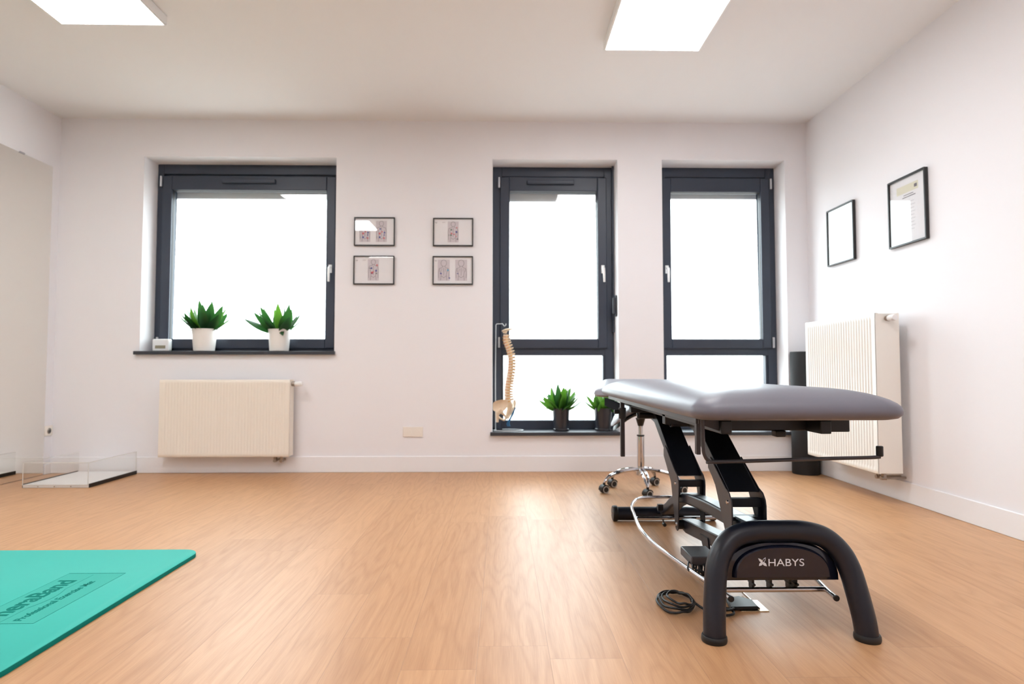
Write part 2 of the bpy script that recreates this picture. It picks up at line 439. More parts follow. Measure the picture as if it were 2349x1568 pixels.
# exterior crank guide and recess on the right jamb of window 2
MB().box(.955, .971, YW-.04, YW, 1.15, 2.58).box(.952, .972, YW-.05, YW-.03, 2.555, 2.59).build('shutter_guide', PVC, w2, bevel=.003)
mb = MB(); mb.box(.956, .971, YB+.05, YB+.09, 1.28, 1.46)
mb.box(.936, .958, YB+.055, YB+.085, 1.30, 1.44)
mb.build('strap_winder', PVCS, w2, bevel=.01, seg=3)

# ------------------------------------------------------------------ ceiling lights
def ceiling_light(x, y, label, group='square ceiling light panels'):
    t = thing('ceiling_light', (x, y, ZC), label, 'ceiling light', group)
    h = .305; z0 = ZC-.06
    mb = MB()
    for a in ((x-h, x+h, y-h, y-h+.012), (x-h, x+h, y+h-.012, y+h), (x-h, x-h+.012, y-h+.012, y+h-.012), (x+h-.012, x+h, y-h+.012, y+h-.012)):
        mb.box(*a, z0, ZC)
    mb.box(x-h+.012, x+h-.012, y-h+.012, y+h-.012, ZC-.012, ZC-.001)
    mb.build('housing', LAMPB, t, bevel=.002)
    MB().box(x-h+.0125, x+h-.0125, y-h+.0125, y+h-.0125, z0+.002, z0+.008).build('diffuser', LENS, t)
    return t
ceiling_light(-2.268, 3.19, 'square white ceiling light panel at the left, nearer the wall mirror')
ceiling_light(.95, 3.42, 'square white ceiling light panel above the grey treatment table')
ceiling_light(-2.1, 1.45, 'square ceiling light panel mirrored as a white patch in the upper left chart glass')
ceiling_light(.95, 1.45, 'added unseen square ceiling light panel, straight above the near end of the table')  # unseen panel, added to help light the room
ceiling_light(-2.1, -.7, 'added unseen square ceiling light panel behind the photographer on the mirror side')  # added out of view for more room light
ceiling_light(.95, -.7, 'added unseen square ceiling light panel behind the photographer on the radiator side')  # likewise an added, unseen source for the room

# ------------------------------------------------------------------ mirror and left wall socket
t = thing('wall_mirror', (XL+.004, 2.7, 0), 'large frameless wall mirror reaching the floor on the left wall', 'mirror')
MB().box(XL+.001, XL+.007, .6, 4.893, .004, 2.475).build('mirror_glass', MIRR, t, bevel=.001)
tag(MB().box(XL+.006, XL+.012, 4.55, 4.60, 2.470, 2.482).build('clip', CHROME, t), kind=None)
def power_socket(M, label, cat='socket', n=2, group=None):
    t = thing('power_socket', M @ Vector((0,0,0)), label, cat, group)
    wd = .0405 * n
    mb = MB().box(-wd, wd, -.009, .0, -.0405, .0405, M=M); mb.build('cover_plate', SOCK, t, bevel=.003)
    for i in range(n):
        cx = (i - (n-1)/2) * .071
        mb = MB(); Mx = M @ Matrix.Translation((cx, -.009, 0)) @ Matrix.Rotation(PI/2, 4, 'X')
        # ring + recessed face
        prof = [(.0255, 0), (.0255, .0022), (.0215, .0022), (.0195, -.004), (.0001, -.004)]
        mb.m(0).lathe(prof[:3], seg=28, M=Mx); mb.m(1).lathe(prof[2:], seg=28, M=Mx)
        for sx in (-.0095, .0095):
            mb.m(2).cyl(M @ Vector((cx+sx, -.0062, 0)), M @ Vector((cx+sx, -.0045, 0)), .0024, seg=10)
        mb.build('socket_insert', [SOCK, SOCKD, DKSEAL], t)
    return t
power_socket(Matrix.Translation((-.722, YB, .327)), 'double white wall socket on the back wall between radiator and window')
power_socket(Matrix.Translation((XL, 4.938, .345)) @ Matrix.Rotation(PI/2, 4, 'Z'), 'small white socket on the left wall beside the mirror edge', n=1)

# ------------------------------------------------------------------ framed charts
def person_drawing(mb, cx, z0, w, h, y, mode):
    # grey panel, figure outline, coloured markers; all printed marks a hair above the paper
    mb.m(1).box(cx-w/2, cx+w/2, y-.0006, y, z0, z0+h)
    y1 = y-.0008
    def stroke(pts, r=.0015):
        for a, b in zip(pts, pts[1:]):
            a = Vector((a[0], y1, a[1])); b = Vector((b[0], y1, b[1])); d = (b-a).normalized(); n = Vector((d.z, 0, -d.x))*r
            v = [mb.bm.verts.new(p) for p in (a-n, b-n, b+n, a+n)]
            mb._f(v)
    mb.m(2)
    hr = w*.2 if mode != 'bust' else w*.24
    hz = z0 + h - hr*1.25
    stroke([(cx+hr*math.cos(a*PI/8), hz+hr*1.15*math.sin(a*PI/8)) for a in range(17)])
    sh = hz-hr*1.5
    for s in (-1, 1):
        stroke([(cx+s*hr*.45, hz-hr), (cx+s*hr*.5, sh), (cx+s*w*.38, sh-h*.05), (cx+s*w*.45, sh-h*.22), (cx+s*w*.42, z0+h*.12)])
        stroke([(cx+s*w*.3, sh-h*.16), (cx+s*w*.22, z0+h*.3), (cx+s*w*.26, z0+.002)])
    stroke([(cx, sh-h*.02), (cx, z0+h*.25)])
    stroke([(cx-w*.2, z0+h*.22), (cx, z0+h*.14), (cx+w*.2, z0+h*.22)])
    if mode == 'bust':
        for k in range(5):
            q = cx - w*.32 + k*w*.16
            stroke([(q, sh-h*.06), (q-.001, sh-h*.2)], .0012)
    return sh
def disc(mb, mi, x, z, r, y):
    mb.m(mi).cyl((x, y-.0012, z), (x, y-.0003, z), r*1.25, seg=10)
def chart(name, x0, x1, z0, z1, label, kind, rot=0, group='framed anatomy charts on the back wall'):
    cx, cz = (x0+x1)/2, (z0+z1)/2
    t = thing(name, (cx, YB, z0), label, 'framed chart', group)
    mb = MB(); rframe(mb, x0, x1, z0, z1, .0085, YB-.020, YB-.004); mb.build('frame', BLKF, t, bevel=.001)
    yp = YB-.0095
    MB().box(x0+.006, x1-.006, yp, YB-.005, z0+.006, z1-.006).build('print', PAPER, t)
    pb = MB(); H = z1-z0
    pb.m(2)
    for k in range(3): pb.box(x0+.014+.004*k, x0+.036-.003*k, yp-.0006, yp, z1-.036-.0035*k, z1-.0345-.0035*k)
    if kind != 'two_heads':
        for k in range(2): pb.box(x0+.075, x0+.105-.006*k, yp-.0006, yp, z1-.034-.004*k, z1-.033-.004*k)
    y = yp
    ht = H*.74
    zb = z0+H*.14
    if kind == 'one':
        person_drawing(pb, cx, zb, .09, ht, y, 'full')
        for mi, dx, fz, r in ((5,-.016,.60,.0062),(4,.027,.50,.0065),(4,.030,.47,.004),(3,-.013,.42,.006),(6,-.018,.34,.0065),(3,.03,.70,.0045),(3,.008,.38,.005),(2,.036,.15,.006),(3,.024,.28,.004),(6,-.036,.34,.003)):
            disc(pb, mi, cx+dx, zb+ht*fz, r, y)
    elif kind == 'one_b':
        person_drawing(pb, cx-.005, zb, .09, ht, y, 'full')
        for mi, dx, fz, r in ((4,-.021,.58,.0065),(4,.018,.46,.0065),(3,-.016,.36,.0085),(4,-.018,.33,.004),(3,.025,.72,.006),(5,.021,.33,.0045),(6,-.034,.58,.0035),(3,-.005,.42,.004)):
            disc(pb, mi, cx+dx, zb+ht*fz, r, y)
    elif kind == 'two':
        for s in (-1, 1):
            c = cx+s*.068-.012
            person_drawing(pb, c, zb, .09, ht, y, 'full')
            for mi, dx, fz, r in ((5,-.01,.62,.0055),(4,.026,.44,.006),(4,.024,.33,.0045),(3,-.014,.40,.0075),(4,-.014,.22,.0065),(6,-.038,.22,.003),(3,.022,.18,.006),(3,.005,.48,.005)):
                disc(pb, mi if s < 0 else (4 if mi == 5 else mi), c+dx, zb+ht*fz, r, y)
    else:
        for s in (-1, 1):
            c = cx+s*.072-.003
            person_drawing(pb, c, zb, .098, ht, y, 'bust')
        disc(pb, 7, cx-.041, zb+ht*.50, .0065, y)
        disc(pb, 4, cx-.098, zb+ht*.34, .006, y); disc(pb, 4, cx+.04, zb+ht*.34, .004, y); disc(pb, 4, cx-.028, zb+ht*.12, .005, y)
    pb.build('illustration', [PAPER, PANELG, INKG, INKR, INKB, INKN, INKN, INKC], t)
    MB().box(x0+.007, x1-.007, YB-.0165, YB-.0145, z0+.007, z1-.007).build('glass', PGLASS, t)
    if rot: t.rotation_euler = rot
    return t
chart('framed_chart', -1.2165, -.881, 1.855, 2.092, 'upper left framed anatomy chart with two torso drawings side by side', 'two')
chart('framed_chart', -1.219, -.883, 1.535, 1.772, 'lower left framed anatomy chart with one full figure drawing', 'one_b')
chart('framed_chart', -.566, -.234, 1.855, 2.089, 'upper right framed anatomy chart with one full figure drawing', 'one')
chart('framed_chart', -.568, -.235, 1.535, 1.771, 'lower right framed anatomy chart with two head and shoulder drawings', 'two_heads')

def certificate(y0, y1, z0, z1, label, kind):
    t = thing('framed_certificate', (XR, (y0+y1)/2, z0), label, 'framed certificate', 'framed certificates on the right wall')
    mb = MB()
    def fr(a, b, c, d): mb.box(XR-.024, XR-.003, a, b, c, d)
    q = .010
    fr(y0, y0+q, z0, z1); fr(y1-q, y1, z0, z1); fr(y0+q, y1-q, z0, z0+q); fr(y0+q, y1-q, z1-q, z1)
    mb.build('frame', BLKF, t, bevel=.001)
    MB().box(XR-.011, XR-.004, y0+.008, y1-.008, z0+.008, z1-.008).build('mount', PAPER, t)
    pb = MB(); xp = XR-.011; cy = (y0+y1)/2
    # the document on the mount, with header band and lines of writing too small to read
    if kind == 'a':
        pb.m(1).box(xp-.0006, xp, cy-.10, cy+.10, z1-.105, z1-.055)
        pb.m(2).box(xp-.0009, xp-.0003, cy-.055, cy+.035, z1-.122, z1-.118)
        pb.box(xp-.0009, xp-.0003, cy-.075, cy+.045, z1-.136, z1-.131)
        pb.m(3)
        for k in range(9): pb.box(xp-.0009, xp-.0003, cy-.06-.01*(k % 2), cy+.05, z1-.17-.022*k, z1-.167-.022*k)
        pb.m(2).box(xp-.0012, xp-.0006, cy-.09, cy-.065, z1-.09, z1-.07)
    else:
        pb.m(3)
        for k in range(12): pb.box(xp-.0009, xp-.0003, cy-.06+.02*(k % 3 == 1), cy+.06-.012*(k % 4), z1-.06-.026*k, z1-.0575-.026*k)
        pb.m(2)
        for k in (4, 6, 11): pb.box(xp-.0012, xp-.0006, cy-.02, cy+.0, z1-.06-.026*k, z1-.055-.026*k)
    pb.build('printed_text', [PAPER, INKY, INKG, INKL], t)
    MB().box(XR-.0185, XR-.0165, y0+.009, y1-.009, z0+.009, z1-.009).build('glass', PGLASS, t)
certificate(3.545, 3.895, 1.626, 2.060, 'nearer and higher-looking framed certificate with pale yellow heading, on the right wall', 'a')
certificate(4.290, 4.645, 1.636, 2.070, 'farther framed certificate on the right wall, next to the window corner', 'b')

# ------------------------------------------------------------------ radiators
def radiator(M, wd, z0, z1, dp, gap, label, enamel, valve_top=True, nribs=None):
    # local frame: x along the wall, y=0 at the wall, -y into the room
    t = thing('radiator', M @ Vector((0, 0, z0)), label, 'radiator', 'panel radiators')
    h = wd/2; yb = -gap; yf = -gap-dp; RB = .003 if dp < .12 else .0058
    n = nribs or int(wd/(.0255 if dp < .12 else .031))
    # fluted front panel as a profile swept vertically
    mb = MB(); rows = []
    m0 = .03
    xs = [(-h, 0), (-h+m0, 0)]
    pw = (wd-2*m0)/n
    for k in range(n):
        x = -h+m0+k*pw
        xs += [(x+pw*.18, 0), (x+pw*.32, RB), (x+pw*.68, RB), (x+pw*.82, 0)]
    xs += [(h-m0, 0), (h, 0)]
    zz = [(z0, .004, 0), (z0+.004, 0, 0), (z0+.028, 0, 0), (z0+.045, 0, 1), (z1-.045, 0, 1), (z1-.028, 0, 0), (z1-.004, 0, 0), (z1, .004, 0)]
    for z, back, on in zz:
        rows.append([mb.bm.verts.new(M @ Vector((x, yf+back+d*on, z))) for x, d in xs])
    for a, b in zip(rows, rows[1:]):
        for k in range(len(xs)-1): mb._f([a[k], a[k+1], b[k+1], b[k]])
    # back plate of the front panel
    mb.box(-h, h, yf+.007, yf+.016, z0+.001, z1-.001, M=M)
    mb.build('front_panel', enamel, t, sharp=50)
    mb = MB()
    mb.box(-h+.001, h-.001, yb-.012, yb, z0+.02, z1-.02, M=M)
    for s in (-1, 1):
        mb.box(s*h-.0015, s*h+.0015, yf+.004, yb, z0+.004, z1-.004, M=M)
    mb.box(-h, h, yf+.004, yb, z0+.004, z0+.008, M=M)
    mb.build('casing', enamel, t, bevel=.001)
    # top grille
    mb = MB(); k = 0; x = -h+.01
    mb.box(-h, h, yf+.002, yf+.022, z1-.006, z1-.001, M=M); mb.box(-h, h, yb-.014, yb, z1-.006, z1-.001, M=M)
    while x < h-.01:
        mb.box(x, x+.006, yf+.02, yb-.012, z1-.006, z1-.002, M=M); x += .018
    mb.build('top_grille', enamel, t)
    ym = (yf+yb)/2
    mb = MB()
    mb.m(0).cyl(M @ Vector((h, ym, z1-.035)), M @ Vector((h+.018, ym, z1-.035)), .017, seg=16)
    mb.cyl(M @ Vector((h+.018, ym, z1-.035)), M @ Vector((h+.026, ym, z1-.035)), .020, seg=16)
    mb.m(1).cyl(M @ Vector((h+.026, ym, z1-.035)), M @ Vector((h+.066, ym, z1-.035)), .0185, .0215, seg=20)
    mb.cyl(M @ Vector((h+.066, ym, z1-.035)), M @ Vector((h+.082, ym, z1-.035)), .0215, .017, seg=20)
    mb.build('thermostat_valve', [BRASS, WHPL], t)
    for dx in (.07, .12):
        mb = MB()
        mb.cyl(M @ Vector((h-dx, ym, z0+.01)), M @ Vector((h-dx, ym, z0-.035)), .011, seg=14)
        mb.cyl(M @ Vector((h-dx, ym, z0-.010)), M @ Vector((h-dx, ym, z0-.030)), .016, seg=6)
        mb.cyl(M @ Vector((h-dx, ym+.014, z0-.035)), M @ Vector((h-dx, ym-.02, z0-.035)), .013, seg=14)
        mb.cyl(M @ Vector((h-dx, ym, z0-.035)), M @ Vector((h-dx, -.002, z0-.035)), .008, seg=12)
        mb.build('valve_pipe', BRASS, t)
    for s in (-.7, .7):
        MB().box(s*h-.015, s*h+.015, yb, -.0015, z0+.06, z1-.08, M=M).build('wall_bracket', enamel, t)
    return t
radiator(Matrix.Translation((-2.196, YB, 0)), 1.025, .144, .755, .095, .04, 'wide cream panel radiator under the left window', RAD)
radiator(Matrix.Translation((XR, 4.185, 0)) @ Matrix.Rotation(-PI/2, 4, 'Z'), .865, .187, 1.196, .155, .065, 'tall white panel radiator on the right wall behind the treatment table', RADW)

# ------------------------------------------------------------------ black roll in the corner
t = thing('foam_roller', (2.455, 4.855, 0), 'tall black foam roll standing in the corner behind the right radiator', 'foam roll')
mb = MB(); mb.lathe([(.03, 0), (.100, 0), (.104, .006), (.104, .972), (.100, .98), (.03, .98), (.03, .0)], c=(2.453, 4.855, 0), seg=48)
mb.build('roll_body', FOAMB, t)

# ------------------------------------------------------------------ acrylic box
bx0, bx1, by0, by1, bh = -3.385, -2.925, 4.37, 4.93, .178
t = thing('acrylic_box', ((bx0+bx1)/2, (by0+by1)/2, 0), 'low clear acrylic box on a white base with black side edges, on the floor', 'acrylic box')
MB().box(bx0, bx1, by0+.002, by1, 0.001, .022).build('base', WHPL, t, bevel=.001)
for xx in (bx1, bx0-.006): MB().box(xx, xx+.006, by0+.004, by1, .001, .028).build('side_strip', BLKP, t, bevel=.001)
g = MB().box(bx0, bx1, by0-.004, by0+.002, .001, bh); g.build('front_pane', ACRYL, t)
MB().box(bx1-.006, bx1, by0+.002, by1, .022, bh).build('side_pane', ACRYL, t)
MB().box(bx0, bx0+.006, by0+.002, by1, .022, bh).build('side_pane', ACRYL, t)
e = MB(); e.box(bx0, bx1, by0-.0042, by0+.0022, bh-.004, bh+.001); e.box(bx1-.005, bx1+.0005, by0, by1, bh-.003, bh+.001); e.box(bx0-.0005, bx0+.004, by0, by1, bh-.002, bh)
for xx in (bx0, bx1-.003): e.box(xx, xx+.003, by0-.0045, by0-.001, .02, bh)
e.box(bx1-.003, bx1+.0005, by1-.003, by1, .02, bh)
e.box(bx0, bx1, by0-.0045, by0-.0035, .020, .024)
e.build('polished_edge', ACRED, t)
for k in range(3):
    x = bx0+.11+k*.115
    MB().cyl((x, by0-.0055, .011), (x, by0-.0038, .011), .004, seg=10).build('screw', STEEL, t)

# ------------------------------------------------------------------ exercise mat
mx0, mx1, my0, my1, mh, mr = -3.30, -1.372, 1.66, 2.835, .018, .075
def rrect(x0, x1, y0, y1, r, n=8):
    P = []
    for cx, cy, a in ((x1-r, y1-r, 0), (x0+r, y1-r, 90), (x0+r, y0+r, 180), (x1-r, y0+r, 270)):
        P += arcpts((cx, cy), r, a, a+90, n)
    return P
t = thing('exercise_mat', ((mx0+mx1)/2, (my0+my1)/2, 0), 'teal ribbed exercise mat lying flat on the wooden floor', 'exercise mat')
mb = MB(); P = rrect(mx0, mx1, my0, my1, mr)
A = [mb.bm.verts.new((x, y, .0005)) for x, y in P]; B = [mb.bm.verts.new((x, y, mh-.002)) for x, y in P]
Pi = rrect(mx0+.002, mx1-.002, my0+.002, my1-.002, mr-.002)
C_ = [mb.bm.verts.new((x, y, mh)) for x, y in Pi]
mb.m(1).bridge(A, B); mb._f(A[::-1]); mb.m(0).bridge(B, C_); mb._f(C_)
mb.build('foam_pad', [TEAL, TEALS], t, sharp=60)
px0, px1, py0, py1 = -1.748, -1.523, 2.03, 2.515
MB().box(px0, px1, py0, py1, mh-.001, mh+.0004).build('logo_panel', TEALP, t)
mb = MB(); lw = .0012
for a in ((px0, px0+lw, py0, py1), (px0, px1, py1-.004, py1), (px1-lw*.5, px1, py0, py1), (px0, px1, py0, py0+lw)): mb.box(*a, mh, mh+.0007)
mb.box(-1.640, -1.639, py0+.0, 2.16, mh, mh+.0007); mb.box(-1.640, -1.639, 2.34, py1-.02, mh, mh+.0007)
# arc swelling below the small middle line
arc = [(-1.640+.018*math.sin(PI*k/12), 2.16+.18*k/12, mh+.0004) for k in range(13)]
mb.tube(arc, .0007, 6)
mb.build('engraved_line', MATT, t)
oT = ORG[t.name]
Rm = Matrix.Rotation(PI/2, 4, 'Z')
def mtext(name, body, size, x, y, **k):
    M = Matrix.Translation((x-oT[0], y-oT[1], mh+.0006-oT[2])) @ Rm
    return text_obj(name, body, size, MATT, t, M, extrude=.0004, **k)
mtext('engraved_word', 'TheraBand', .093, -1.690, 2.235, offset=.0022, spacing=.98)
mtext('engraved_word', 'Professional Exercise Mat', .0365, -1.592, 2.235, offset=.0006, spacing=.98)

# ------------------------------------------------------------------ potted plants
def leaf(mb, base, az, el, L, wd, curl, mi, tw=0):
    n = 7
    d = Vector((math.cos(az)*math.cos(el), math.sin(az)*math.cos(el), math.sin(el)))
    side = Vector((-math.sin(az), math.cos(az), 0))
    side = Matrix.Rotation(tw, 3, d) @ side
    p = Vector(base); rows = []
    mb.m(mi)
    for i in range(n+1):
        f = i/n
        w = wd * (max(0.0, math.sin(PI*min(1, (f*.92+.08)))**.75) * (1-.35*f) + .02)
        if i == n: w = .0008
        nrm = side.cross(d).normalized()
        a = mb.bm.verts.new(p - side*w*.5 + nrm*w*.16); c = mb.bm.verts.new(p); b = mb.bm.verts.new(p + side*w*.5 + nrm*w*.16)
        rows.append((a, c, b))
        p = p + d*(L/n)
        d = (Matrix.Rotation(curl/n, 3, side) @ d).normalized()
    for r0, r1 in zip(rows, rows[1:]):
        mb._f([r0[0], r0[1], r1[1], r1[0]]); mb._f([r0[1], r0[2], r1[2], r1[1]])
def plant(name, x, y, z, rt, rb, h, potm, leafm, seed, label, group, leaves, saucer=False, ribbed=False, extra=(), lk=1.0):
    rnd = random.Random(seed)
    t = thing(name, (x, y, z), label, 'potted plant', group)
    mb = MB()
    prof = [(.001, .003), (rb*.9, .0), (rb, .004)]
    if saucer: prof = [(.001, .003), (rb*1.0, 0), (rb*1.12, .004), (rb*1.12, .016), (rb*1.02, .018), (rb*1.0, .024)]
    N = 30
    for k in range(1, N+1):
        f = k/N; r = rb+(rt-rb)*f
        if ribbed and (f < .28 or f > .9): r += .0009*math.sin(f*120)
        prof.append((r, .004+(h-.006)*f + (.02 if saucer and k == 1 and False else 0)))
    if saucer: prof = prof[:6] + [q for q in prof[6:] if q[1] > .028]
    prof += [(rt, h), (rt-.006, h), (rt-.008, h-.03), (rt-.010, h-.035), (.001, h-.035)]
    mb.lathe(prof, c=(x, y, z), seg=44); mb.build('pot', potm, t, sharp=45)
    mb = MB(); mb.lathe([(.001, h-.02), (rt*.6, h-.018), (rt-.0085, h-.022), (rt-.0095, h-.034), (.001, h-.034)], c=(x, y, z), seg=30); mb.build('soil', SOIL, t)
    mb = MB()
    for k in range(leaves):
        a = k*2.39996 + rnd.uniform(-.3, .3); f = (k+.5)/leaves
        rr = rt*.62*math.sqrt(f)
        el = math.radians(84 - 52*f + rnd.uniform(-9, 9))
        L = (.225+.06*rnd.random())*(1.0-.10*f)*lk
        leaf(mb, (x+rr*math.cos(a), y+rr*math.sin(a)*.7, z+h-.025), a, el, L, rnd.uniform(.074, .104), rnd.uniform(-.1, .45), 0 if rnd.random() < .7 else 1, rnd.uniform(-.7, .7))
    for (az, el, L, w, cu) in extra:
        leaf(mb, (x+rt*.7*math.cos(az), y+rt*.4*math.sin(az), z+h-.012), az, math.radians(el), L, w, cu, 0, .3)
    for v in mb.bm.verts:
        v.co.y = min(v.co.y, 5.150); v.co.x = min(v.co.x, .965)
    mb.build('foliage', leafm, t, sharp=80)
YP = 5.065
plant('potted_plant', -2.472, YP, .986, .0965, .081, .186, POTW, [LEAFD, LEAFL], 4, 'leafy green plant in the wider white ribbed pot, left on the window sill', 'plants in white pots on the left window sill', 24, ribbed=True,
      extra=((PI, 38, .17, .018, .1), (PI+.3, 10, .15, .03, .5), (PI-.2, 30, .13, .035, .9), (0, 32, .17, .035, .1), (-.4, 12, .13, .045, -.2)))
plant('potted_plant', -1.852, YP, .986, .0885, .076, .184, POTW, [LEAFD, LEAFL], 9, 'green plant with a drooping leaf in the narrower white pot near the window handle', 'plants in white pots on the left window sill', 19, ribbed=True,
      extra=((-1.2, 5, .10, .05, 1.6), (0, 35, .16, .016, .1), (.2, 18, .14, .03, .6)))
plant('potted_plant', .500, YP, .326, .073, .060, .188, POTB, [LEAFL, LEAFD], 15, 'green plant in a glossy dark pot, standing clear of the treatment table', 'plants in dark pots on the middle window sill', 24, saucer=True, lk=.82,
      extra=((PI, 8, .13, .026, -.1), (PI-.3, 38, .13, .04, .3), (0, 28, .11, .02, .1)))
plant('potted_plant', .853, YP, .326, .076, .062, .188, POTB, [LEAFL, LEAFL], 23, 'plant in a dark pot half hidden behind the far end of the treatment table', 'plants in dark pots on the middle window sill', 20, saucer=True, lk=.66)

# ------------------------------------------------------------------ white box on the sill
t = thing('thermometer_box', (-2.845, 5.11, .986), 'small white box with an olive display in the left corner of the window sill', 'thermometer')
MB().box(-2.912, -2.775, 5.08, 5.14, .987, 1.090).build('case', WHPL, t, bevel=.012, seg=4)
MB().box(-2.885, -2.800, 5.0785, 5.0805, 1.010, 1.036).build('display', OLIVE, t, bevel=.0005)

# ------------------------------------------------------------------ spine model
SY = 5.06; K = SY/1385
def sp(px, py, dy=0): return Vector(((px-1150)*K, SY+dy, .85-(py-843)*K))
t = thing('spine_model', (.0, SY, .325), 'model of a human spine with pelvis hanging on a white wire stand, on the sill', 'anatomical model')
mb = MB()
mb.tube([sp(1137, 983, .03), sp(1136.5, 860, .03), sp(1137.5, 744, .03), sp(1139, 742, .03), sp(1153, 741.5, .02), sp(1155, 745, .02), sp(1157, 747.5, .015), sp(1160, 746, .01), sp(1160.5, 741.5, .01)], .0034, 10)
ring = [(.062+.122*math.cos(a), SY-.005+.078*math.sin(a), .3305) for a in [2*PI*k/28 for k in range(27)]]
mb.tube([sp(1137, 983, .03)] + [(-.045, SY+.02, .3310)] + ring[12:] + ring[:10], .0042, 8)
mb.build('wire_stand', WHMET, t)
path = smooth_path([(1160,766,0),(1160,782,0),(1165,796,0),(1169,809,0),(1171.5,822,0),(1171.5,837,0),(1170.5,851,0),(1168,865,0),(1166,879,0),(1164.5,892,0),(1164,906,0),(1166,920,0)], 12)
tot = [0]
for a, b in zip(path, path[1:]): tot.append(tot[-1]+(b-a).length)
def along(f):
    d = f*tot[-1]
    for i in range(len(tot)-1):
        if tot[i+1] >= d:
            u = (d-tot[i])/max(1e-6, tot[i+1]-tot[i]); p = path[i].lerp(path[i+1], u); return p, (path[i+1]-path[i]).normalized()
    return path[-1], (path[-1]-path[-2]).normalized()
NV = 24
for k in range(NV):
    f = (k+.5)/NV; p, tg = along(f**1.0)
    c = sp(p.x, p.y); tv = Vector((tg.x, 0, -tg.y)).normalized(); back = Vector((tv.z, 0, -tv.x))
    if back.x < 0: back = -back
    back = (back*.86 + Vector((0, .5, 0))).normalized()
    r = .0195 + .0055*f; hh = tot[-1]*K/NV
    mb = MB()
    mb.m(0).cyl(c-tv*hh*.36, c+tv*hh*.36, r, seg=14)
    mb.m(1).cyl(c+tv*hh*.36, c+tv*hh*.62, r*.93, seg=14)
    # arch, spinous process, transverse processes
    sl = (.010 + .012*math.sin(PI*min(1, f*1.15))) ; drop = Vector((0, 0, -.012 if .3 < f < .72 else -.003))
    mb.m(0).tube([c+back*r*.6, c+back*(r+sl*.6)+drop*.5, c+back*(r+sl)+drop], [r*.62, r*.36, r*.26], 8)
    sd = tv.cross(back).normalized()
    for s in (-1, 1):
        mb.m(0).tube([c+back*r*.7, c+back*r*1.1+sd*s*(r+.004), c+back*r*1.3+sd*s*(r+.014)], [r*.4, r*.34, r*.22], 7)
        mb.m(2).tube([c+back*r*.55+sd*s*r*.7+tv*hh*.3, c-back*r*.2+sd*s*(r+.004)+tv*hh*.45, c-back*r*.7+sd*s*(r+.007)+tv*hh*.7], [.0028, .0026, .0018], 6)
    o = mb.build('vertebra', [BONE, ORNG, YELL], t)
mb = MB(); c = sp(1161, 757)
mb.sphere(c+Vector((.004, 0, .002)), (.043, .038, .011), M=Matrix.Rotation(math.radians(-14), 4, 'Y'))
mb.sphere(c+Vector((.036, .0, .007)), (.024, .026, .007), M=Matrix.Rotation(math.radians(-6), 4, 'Y'))
mb.cyl(c-Vector((.012, 0, .026)), c+Vector((-.008, 0, .0)), .016, .02, seg=14)
mb.build('skull_base', BONE, t)
def hip(mb, cen, sx, sz, lean, yy):
    nr, na = 5, 28; rings = []
    for side in (0, 1):
        R = []
        for i in range(nr+1):
            f = i/nr; row = []
            for k in range(na):
                a = 2*PI*k/na
                rr = f*(1+.10*math.cos(2*a+.6)+.06*math.sin(3*a))
                x = sx*rr*math.cos(a); z = sz*rr*math.sin(a)
                y = yy*(1-(1-f*f)) + (.0045 if side else -.0045)*(1-.35*f)
                row.append(mb.bm.verts.new(cen+Vector((x*math.cos(lean), y*1.0+.35*x*math.sin(lean)*2, z + .25*x))))
            R.append(row)
        for a_, b_ in zip(R, R[1:]): mb.bridge(a_, b_)
        rings.append(R)
    mb.bridge(rings[0][-1], rings[1][-1])
mb = MB(); hip(mb, sp(1147, 929, -.035), .064, .056, .12, -.02)
mb.tube([sp(1150, 938, -.035), sp(1141, 947, -.04), sp(1141, 957, -.04), sp(1141, 966, -.035)], [.022, .019, .013, .011], 12)
mb.tube([sp(1141, 953, -.04), sp(1148, 958, -.04), sp(1156, 962, -.03), sp(1162, 957, -.02)], [.011, .008, .008, .009], 10)
mb.tube([sp(1148, 943, -.04), sp(1155, 948, -.04), sp(1162, 957, -.02)], [.013, .009, .008], 10)
for v in mb.bm.verts: v.co.x = max(v.co.x, -.070)
mb.build('hip_bone', BONE, t)
mb = MB(); hip(mb, sp(1180, 927, .05), .030, .042, 1.1, -.014)
mb.tube([sp(1180, 935, .05), sp(1172, 947, .035), sp(1165, 958, .0)], [.017, .011, .008], 12)
mb.build('hip_bone', BONE, t)
mb = MB(); mb.tube([sp(1167, 919), sp(1170, 928, .01), sp(1169, 940, .02), sp(1164, 951, .02), sp(1159, 960, .01)], [.020, .027, .022, .014, .005], 12); mb.build('sacrum', BONE, t)
mb = MB()
for d in (0, 2.5, 5): mb.tube(smooth_path([sp(1181+d*.4, 934, .0), sp(1178, 947-d, -.0), sp(1172-d*.4, 958, -.01), sp(1168-d, 968+d*.3, -.01), sp(1167-d+3, 976, -.01)], 5), .0034, 7)
mb.build('nerve', BLUE, t)

